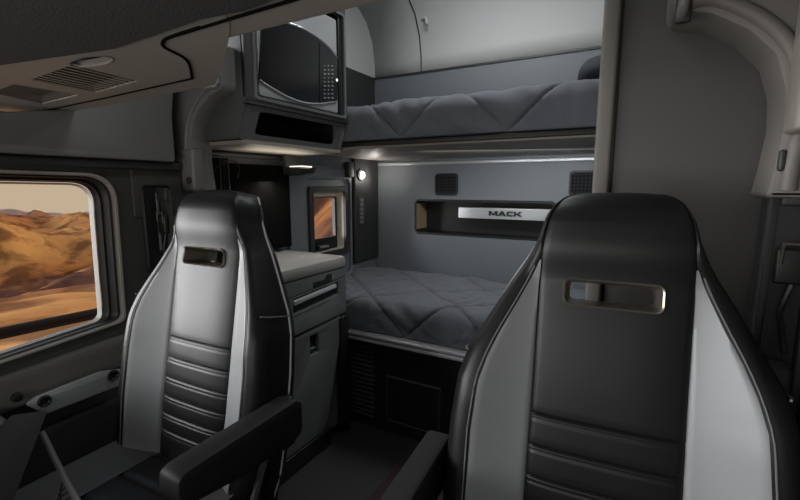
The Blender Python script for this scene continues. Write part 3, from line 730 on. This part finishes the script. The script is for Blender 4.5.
lm = thing('lower_mattress', 'thick dark mattress on the lower bunk under the grey quilt', 'mattress', (-.7, 2.3, .5))
MB().box(XL + .03, .02, 1.86, YB - .02, .502, .66, .03).build('core', 'matt', lm)
tag(MB().grid(quilt(XL + .02, .03, 1.825, YB - .02, .695, .536, 1, .022)).build('lower_quilt', 'duvet', smooth=80, solid=.006), 'rumpled grey tucked quilt spread over the lower bunk', 'quilt')
# upper bunk
ub = thing('upper_bunk', 'shallow upper bunk board with brown underside below the top mattress', 'bunk', (-.7, 2.3, 1.48))
MB().box(-1.74, XR - .48, 1.81, YB - .01, 1.478, 1.50, .004).build('board', 'beige', ub)
MB().box(-1.74, XR - .48, 1.80, 1.83, 1.488, 1.512, .004).build('front_edge', 'blackpl', ub)
tag(MB().box(XL + .03, -.12, 1.835, YB - .03, 1.502, 1.64, .03).build('upper_mattress', 'matt'), 'dark mattress on the upper bunk under its quilt', 'mattress')
tag(MB().grid(quilt(XL + .02, -.105, 1.80, YB - .02, 1.685, 1.515, 4, .016)).build('upper_quilt', 'duvet', smooth=80, solid=.006), 'grey tucked quilt spread over the upper bunk', 'quilt')
# pillow on the upper bunk
rows = []
for i in range(17):
    a = PI * i / 16; rows.append([])
    for j in range(24):
        b_ = 2 * PI * j / 24; cx_ = math.copysign(abs(math.cos(b_)) ** .6, math.cos(b_)); cy_ = math.copysign(abs(math.sin(b_)) ** .6, math.sin(b_))
        rr_ = math.sin(a) ** .5
        p = Vector((.17 * cx_ * rr_, .26 * cy_ * rr_, .075 * math.cos(a)))
        p += Vector((0, 0, .010 * noise.noise(p * 12)))
        rows[-1].append((p.x - .14, p.y + 2.38, p.z + 1.81 + .03 * p.x))
tag(MB().grid(rows, close=True).build('pillow', 'pillow', smooth=80), 'dark pillow at the right end of the upper bunk', 'pillow')

# ---------------------------------------------------------------- rear wall fittings
for (a, b_), lab in ((((435, 174), (457, 195)), 'left of two square mesh speaker grilles on the rear wall'), (((570, 172), (598, 195)), 'right of two square mesh speaker grilles on the rear wall')):
    p = hy(*a, YB - .01); q = hy(*b_, YB - .01)
    cx_, czz = (p[0] + q[0]) / 2, (p[1] + q[1]) / 2; h = .084
    t = thing('speaker', lab, 'speaker', (cx_, YB - .01, czz), 'rear wall speakers')
    O = rrect(cx_ - h, cx_ + h, czz - h * .9, czz + h * .9, .025)
    MB().ring('y', [(YB, O), (YB - .012, inset(O, .002)), (YB - .012, inset(O, .012)), (YB - .004, inset(O, .014))]).build('rim', 'blackpl', t)
    MB().plate('y', YB - .008, YB - .001, inset(O, .011)).build('mesh_cover', 'perf', t)
# nameplate in the recess
npx0, npx1, npz0, npz1 = hy(459, 211, YB + .03)[0], -.47, 1.078, 1.150
npl = thing('nameplate', 'brushed silver nameplate lettered MACK in the rear wall recess', 'nameplate', (-.8, YB + .04, 1.1))
MB().plate('y', YB + .02, YB + .165, rrect(npx0, npx1, npz0, npz1, .004), bev=.002).build('plate', 'satin', npl)
yl0, yl1 = YB + .012, YB + .021
LT = hy(489, 211, YB + .015)[0]; RTx = hy(521, 212, YB + .015)[0]; lw = (RTx - LT)
u = lw / 4.75; hh = .030; zc = 1.116; tk = .30 * u
def poly(pts, x, z0): return [(x + a * u, z0 + b_ * hh) for a, b_ in pts]
Lm = MB()
z0 = zc - hh / 2
M_ = [(0, 0), (.28, 0), (.28, .62), (.55, .1), (.75, .1), (1.02, .62), (1.02, 0), (1.3, 0), (1.3, 1), (1.0, 1), (.65, .4), (.3, 1), (0, 1)]
A_ = [(0, 0), (.3, 0), (.42, .2), (.84, .2), (.96, 0), (1.26, 0), (.78, 1), (.48, 1)]
A_h = [(.52, .4), (.63, .68), (.74, .4)]
C_ = [(1.0, 0), (.22, 0), (0, .22), (0, .78), (.22, 1), (1.0, 1), (1.0, .76), (.36, .76), (.28, .66), (.28, .34), (.36, .24), (1.0, .24)]
K_ = [(0, 0), (.28, 0), (.28, .36), (.42, .36), (.78, 0), (1.14, 0), (.64, .5), (1.1, 1), (.74, 1), (.42, .62), (.28, .62), (.28, 1), (0, 1)]
for shp, hole, x in ((M_, None, LT), (A_, A_h, LT + 1.35 * u), (C_, None, LT + 2.66 * u), (K_, None, LT + 3.76 * u)):
    Lm = MB().plate('y', yl0, yl1, poly(shp, x, z0), [poly(hole, x, z0)] if hole else [])
    Lm.build('letter', 'blackpl', npl)
# reading lamp and switches
rl = thing('reading_lamp', 'small round lit reading lamp on the dark corner pillar', 'lamp', (XL + .035, 2.56, 1.36))
y, z = hx(363, 175, XL + .05)
MB().lathe([(.04, 0), (.04, .006), (.034, .012), (.024, .010), (.022, .012), (0, .012)], (XL + .034, y - .012, z), 'x').build('bezel', 'blackpl', rl)
MB().lathe([(.022, 0), (.020, .006), (.012, .010), (0, .012)], (XL + .045, y, z), 'x').build('lens', 'lamp', rl)
sw = thing('switch_panel', 'slim upright switch panel below the reading lamp', 'switch', (XL + .035, 2.56, 1.12))
y, z = hx(361, 211, XL + .036)
MB().box(XL + .034, XL + .040, y - .035, y + .035, z - .10, z + .10, .003).build('plate', 'darkpl', sw)
for k_ in range(6): MB().box(XL + .039, XL + .044, y - .022, y + .022, z - .088 + k_ * .03, z - .066 + k_ * .03, .002).build('switch_key', 'greypl', sw)
tag(MB().box(XL + .01, XL + .05, 2.45, 2.60, 1.70, 1.735, .008).build('shelf_clip', 'darkpl'), 'small dark clip on the side wall at the left end of the upper quilt', 'clip')
ch = thing('ceiling_hook', 'small pale coat hook on the curved rear ceiling panel', 'hook', (-1.28, 2.68, 2.33))
p = hy(427, 22, 2.68)
MB().tube(sm([(p[0] - .05, 2.69, p[1] + .02), (p[0], 2.655, p[1] + .015), (p[0] + .02, 2.64, p[1] - .03)], 5), [.012] * 5 + [.009] * 6, 8).build('prong', 'white', ch)

# ---------------------------------------------------------------- bottom left: dashboard end
da = thing('dashboard_end', 'dark slanting dashboard end with a rounded beige corner at the lower left', 'dashboard', (-1.25, .3, .6))
pA = [hy(12, 414, .40), hy(48, 409, .40)]
def P_(px, py, y): q = hy(px, py, y); return Vector((q[0], y, q[1]))
a0 = P_(13, 414, .40); a1 = P_(49, 409, .40); a2 = P_(10, 512, .24); a3 = P_(-70, 512, .24)
th = Vector((0, -.03, -.012))
b = bmesh.new()
vs = [b.verts.new(v) for v in (a0, a1, a2, a3)] + [b.verts.new(v + Vector((-.02, -.05, -.04))) for v in (a0, a1, a2, a3)]
for f_ in ((0, 1, 2, 3), (7, 6, 5, 4), (0, 4, 5, 1), (1, 5, 6, 2), (2, 6, 7, 3), (3, 7, 4, 0)): b.faces.new([vs[i] for i in f_])
bmesh.ops.recalc_face_normals(b, faces=b.faces)
bmesh.ops.bevel(b, geom=b.edges[:], offset=.005, segments=3, profile=.5, affect='EDGES')
MB().add(b).build('cover', 'dash', da)
q = P_(-6, 425, .42)
MB().box(q.x - .12, q.x + .062, q.y - .10, q.y + .02, q.z - .30, q.z + .035, .03, 5).build('corner', 'beiged', da)
g0 = P_(42, 432, .37); g1 = P_(64, 477, .36); g2 = P_(88, 520, .35); g3 = P_(52, 515, .34)
MB().tube([g0, g1, g2], .006, 6, flat=.5).tube([g1, g3], .004, 6, flat=.5).build('strut', 'greypl', da)
n_ = MB()
for k_ in range(6):
    aa = g1.lerp(g3, .15 + .14 * k_); bb = g1.lerp(g2, .2 + .12 * k_); n_.tube([aa, (aa + bb) / 2 + Vector((0, -.01, -.01)), bb], .0016, 5)
n_.build('pocket_net', 'web', da)
MB().box(-1.60, -1.0, .0, .20, .35, .62, .03).build('lower_fascia', 'blackpl', da)

# red glow on the aisle floor, painted as a flat maroon patch
tag(MB().box(-.92, -.42, .9, 1.80, FL + .001, FL + .010, .004).build('floor_red_glow', 'redglow'), 'dark maroon patch of painted red glow in the aisle before the lower bunk', 'floor patch')

# ---------------------------------------------------------------- outside
def hgt(x, y):
    r = math.hypot(x, y)
    z = interp(r, [(0, -1.1), (6.0, -1.15), (10, -1.9), (16, -3.2), (25, -4.2), (45, -6.2), (80, -7.6), (120, -8.6), (165, -8.4), (190, -9.5), (260, -22), (400, -34)])
    w = smooth01((r - 8) / 25)
    a = min(1, r / 80)
    v = Vector((x / 34, y / 34, 3.3))
    rid = 1 - abs(noise.noise(v)) * 2
    z += 13 * math.exp(-((math.degrees(math.atan2(y, x)) - 124) / 9) ** 2) * smooth01((r - 15) / 45) * smooth01((130 - r) / 60)
    z += w * a * 7.0 * (rid - .85) + w * a * 1.8 * noise.noise(v * 3.1) + w * a * 2.2 * (.6 - abs(noise.noise(Vector((x / 11, y / 16, 4)))) * 2) + w * .5 * noise.noise(Vector((x / 4, y / 4, 1)))
    z += w * a * 2.2 * (abs(noise.noise(v * 2.0 + Vector((5, 1, 0)))) - .2)
    return z
rows = []
NR, NA = 210, 190
for i in range(NR):
    r = 2.6 * (400 / 2.6) ** (i / (NR - 1)); row = []
    for j in range(NA):
        a = math.radians(95 + j / (NA - 1) * 100)
        x, y = r * math.cos(a), r * math.sin(a); row.append((x, y, hgt(x, y)))
    rows.append(row)
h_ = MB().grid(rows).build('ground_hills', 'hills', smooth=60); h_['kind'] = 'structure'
rows = []
for i in range(40):
    t = i / 39; row = []
    for j in range(160):
        a = math.radians(110 + j / 159 * 75); r = 560 + 380 * t
        x, y = r * math.cos(a), r * math.sin(a)
        top = -41 + 16 * noise.noise(Vector((x / 110, y / 110, 7))) + 5 * noise.noise(Vector((x / 30, y / 30, 2))) + 12 * math.exp(-((math.degrees(a) - 161) / 6) ** 2)
        z = -80 + (top + 80) * math.sin(PI * min(1, t * 1.2 + .02)) ** .6 if t < .8 else -80
        row.append((x, y, z))
    rows.append(row)
h_ = MB().grid(rows).build('distant_mountains', 'far', smooth=70); h_['kind'] = 'structure'
gr = thing('guard_rail', 'dark steel guard rail along the road outside the left window', 'guard rail', (-5.5, 2, -1.1))
A = hit(-30, 334, 'z', -.35); Bp = hit(104, 307, 'z', -.35)
dv = (Bp - A).normalized()
P0 = A - dv * 4; P1 = Bp + dv * 7
def rail(dz):
    pr_ = [(0, .13), (.03, .10), (.0, .065), (.03, .03), (0, 0)]
    nrm = Vector((dv.y, -dv.x, 0))
    return [[P0 + nrm * a + Vector((0, 0, dz + b_)) for a, b_ in pr_], [P1 + nrm * a + Vector((0, 0, dz + b_)) for a, b_ in pr_]]
MB().grid(rail(-.13)).build('beam', 'steel', gr, solid=.01)
n = 6
for i in range(n + 1):
    q = P0.lerp(P1, i / n); MB().box(q.x - .08, q.x - .0, q.y - .05, q.y + .05, -1.6, q.z + .02, .01).build('post', 'steel', gr)

# ---------------------------------------------------------------- light
W = bpy.data.worlds.new('sky'); S.world = W; W.use_nodes = True
N = W.node_tree.nodes; L = W.node_tree.links; bg = N['Background']
tc = N.new('ShaderNodeTexCoord'); sx = N.new('ShaderNodeSeparateXYZ'); L.new(tc.outputs['Generated'], sx.inputs[0])
r = N.new('ShaderNodeValToRGB'); e = r.color_ramp
e.elements[0].position = .0; e.elements[0].color = (.60, .47, .32, 1)
e.elements[1].position = .7; e.elements[1].color = (.30, .36, .45, 1)
k = e.elements.new(.06); k.color = (.56, .50, .40, 1)
L.new(sx.outputs['Z'], r.inputs[0]); L.new(r.outputs[0], bg.inputs['Color']); bg.inputs['Strength'].default_value = .9
def light(name, kind, loc, energy, col=(1, 1, 1), size=.3, sy=None, to=None, rad=None):
    d = bpy.data.lights.new(name, kind); d.energy = energy; d.color = col
    if kind == 'AREA':
        d.size = size
        if sy: d.shape = 'RECTANGLE'; d.size_y = sy
    elif kind in ('POINT', 'SPOT'): d.shadow_soft_size = size
    o = bpy.data.objects.new(name, d); C.objects.link(o); o.location = loc
    if to is not None: o.rotation_euler = (Vector(to) - Vector(loc)).to_track_quat('-Z', 'Y').to_euler()
    return o
s = light('sun', 'SUN', (0, 0, 20), 2.2, (1, .86, .66)); s.data.angle = .01
s.rotation_euler = Vector((-.35, -.85, -.36)).to_track_quat('-Z', 'Y').to_euler()
light('windscreen_fill', 'AREA', (-.7, -.55, 1.05), 6.5, (.97, .99, 1), 1.7, .3, (-.8, .7, 1.75))  # unseen area fill added at the windscreen, tilted up to brighten the header
q = light('sky_fill_sun', 'SUN', (-20, -15, 6), 6, (.97, .98, 1)); q.data.angle = .75  # second broad sun, added to carry sky light onto the seats
q.rotation_euler = Vector((.80, .58, -.14)).to_track_quat('-Z', 'Y').to_euler()
light('sleeper_ceiling_lamp', 'AREA', (-.75, 1.9, 2.48), 9, (.94, .98, 1), .6, .12, (-.75, 2.4, 1.6))
light('reading_lamp_light', 'POINT', (XL + .10, 2.57, 1.36), 1.0, (1, .95, .88), .02)
light('under_cabinet_light', 'AREA', (-1.54, 1.58, 1.385), .5, (1, .9, .76), .08, .4, (-1.54, 1.58, 1.6))
light('counter_light', 'AREA', (-1.52, 1.60, 1.345), .9, (1, .95, .88), .08, .3, (-1.45, 1.6, .9))
light('bunk_fill', 'AREA', (-.6, 2.2, 1.465), 5.0, (.94, .98, 1), .9, .06, (-.7, 2.5, .7))  # unseen fill added below the upper bunk to brighten the bed
light('cab_top_fill', 'AREA', (-.65, 1.0, 2.40), 3.5, (.97, .99, 1), .3, .3, (-.65, 1.0, 0))  # unseen overhead fill, added to lift the microwave and seat tops

S.view_settings.view_transform = 'Standard'; S.view_settings.look = 'None'; S.view_settings.gamma = 1
S.view_settings.use_curve_mapping = False; S.view_settings.exposure = 0
for o in bpy.data.objects:
    if '_o' in o: del o['_o']
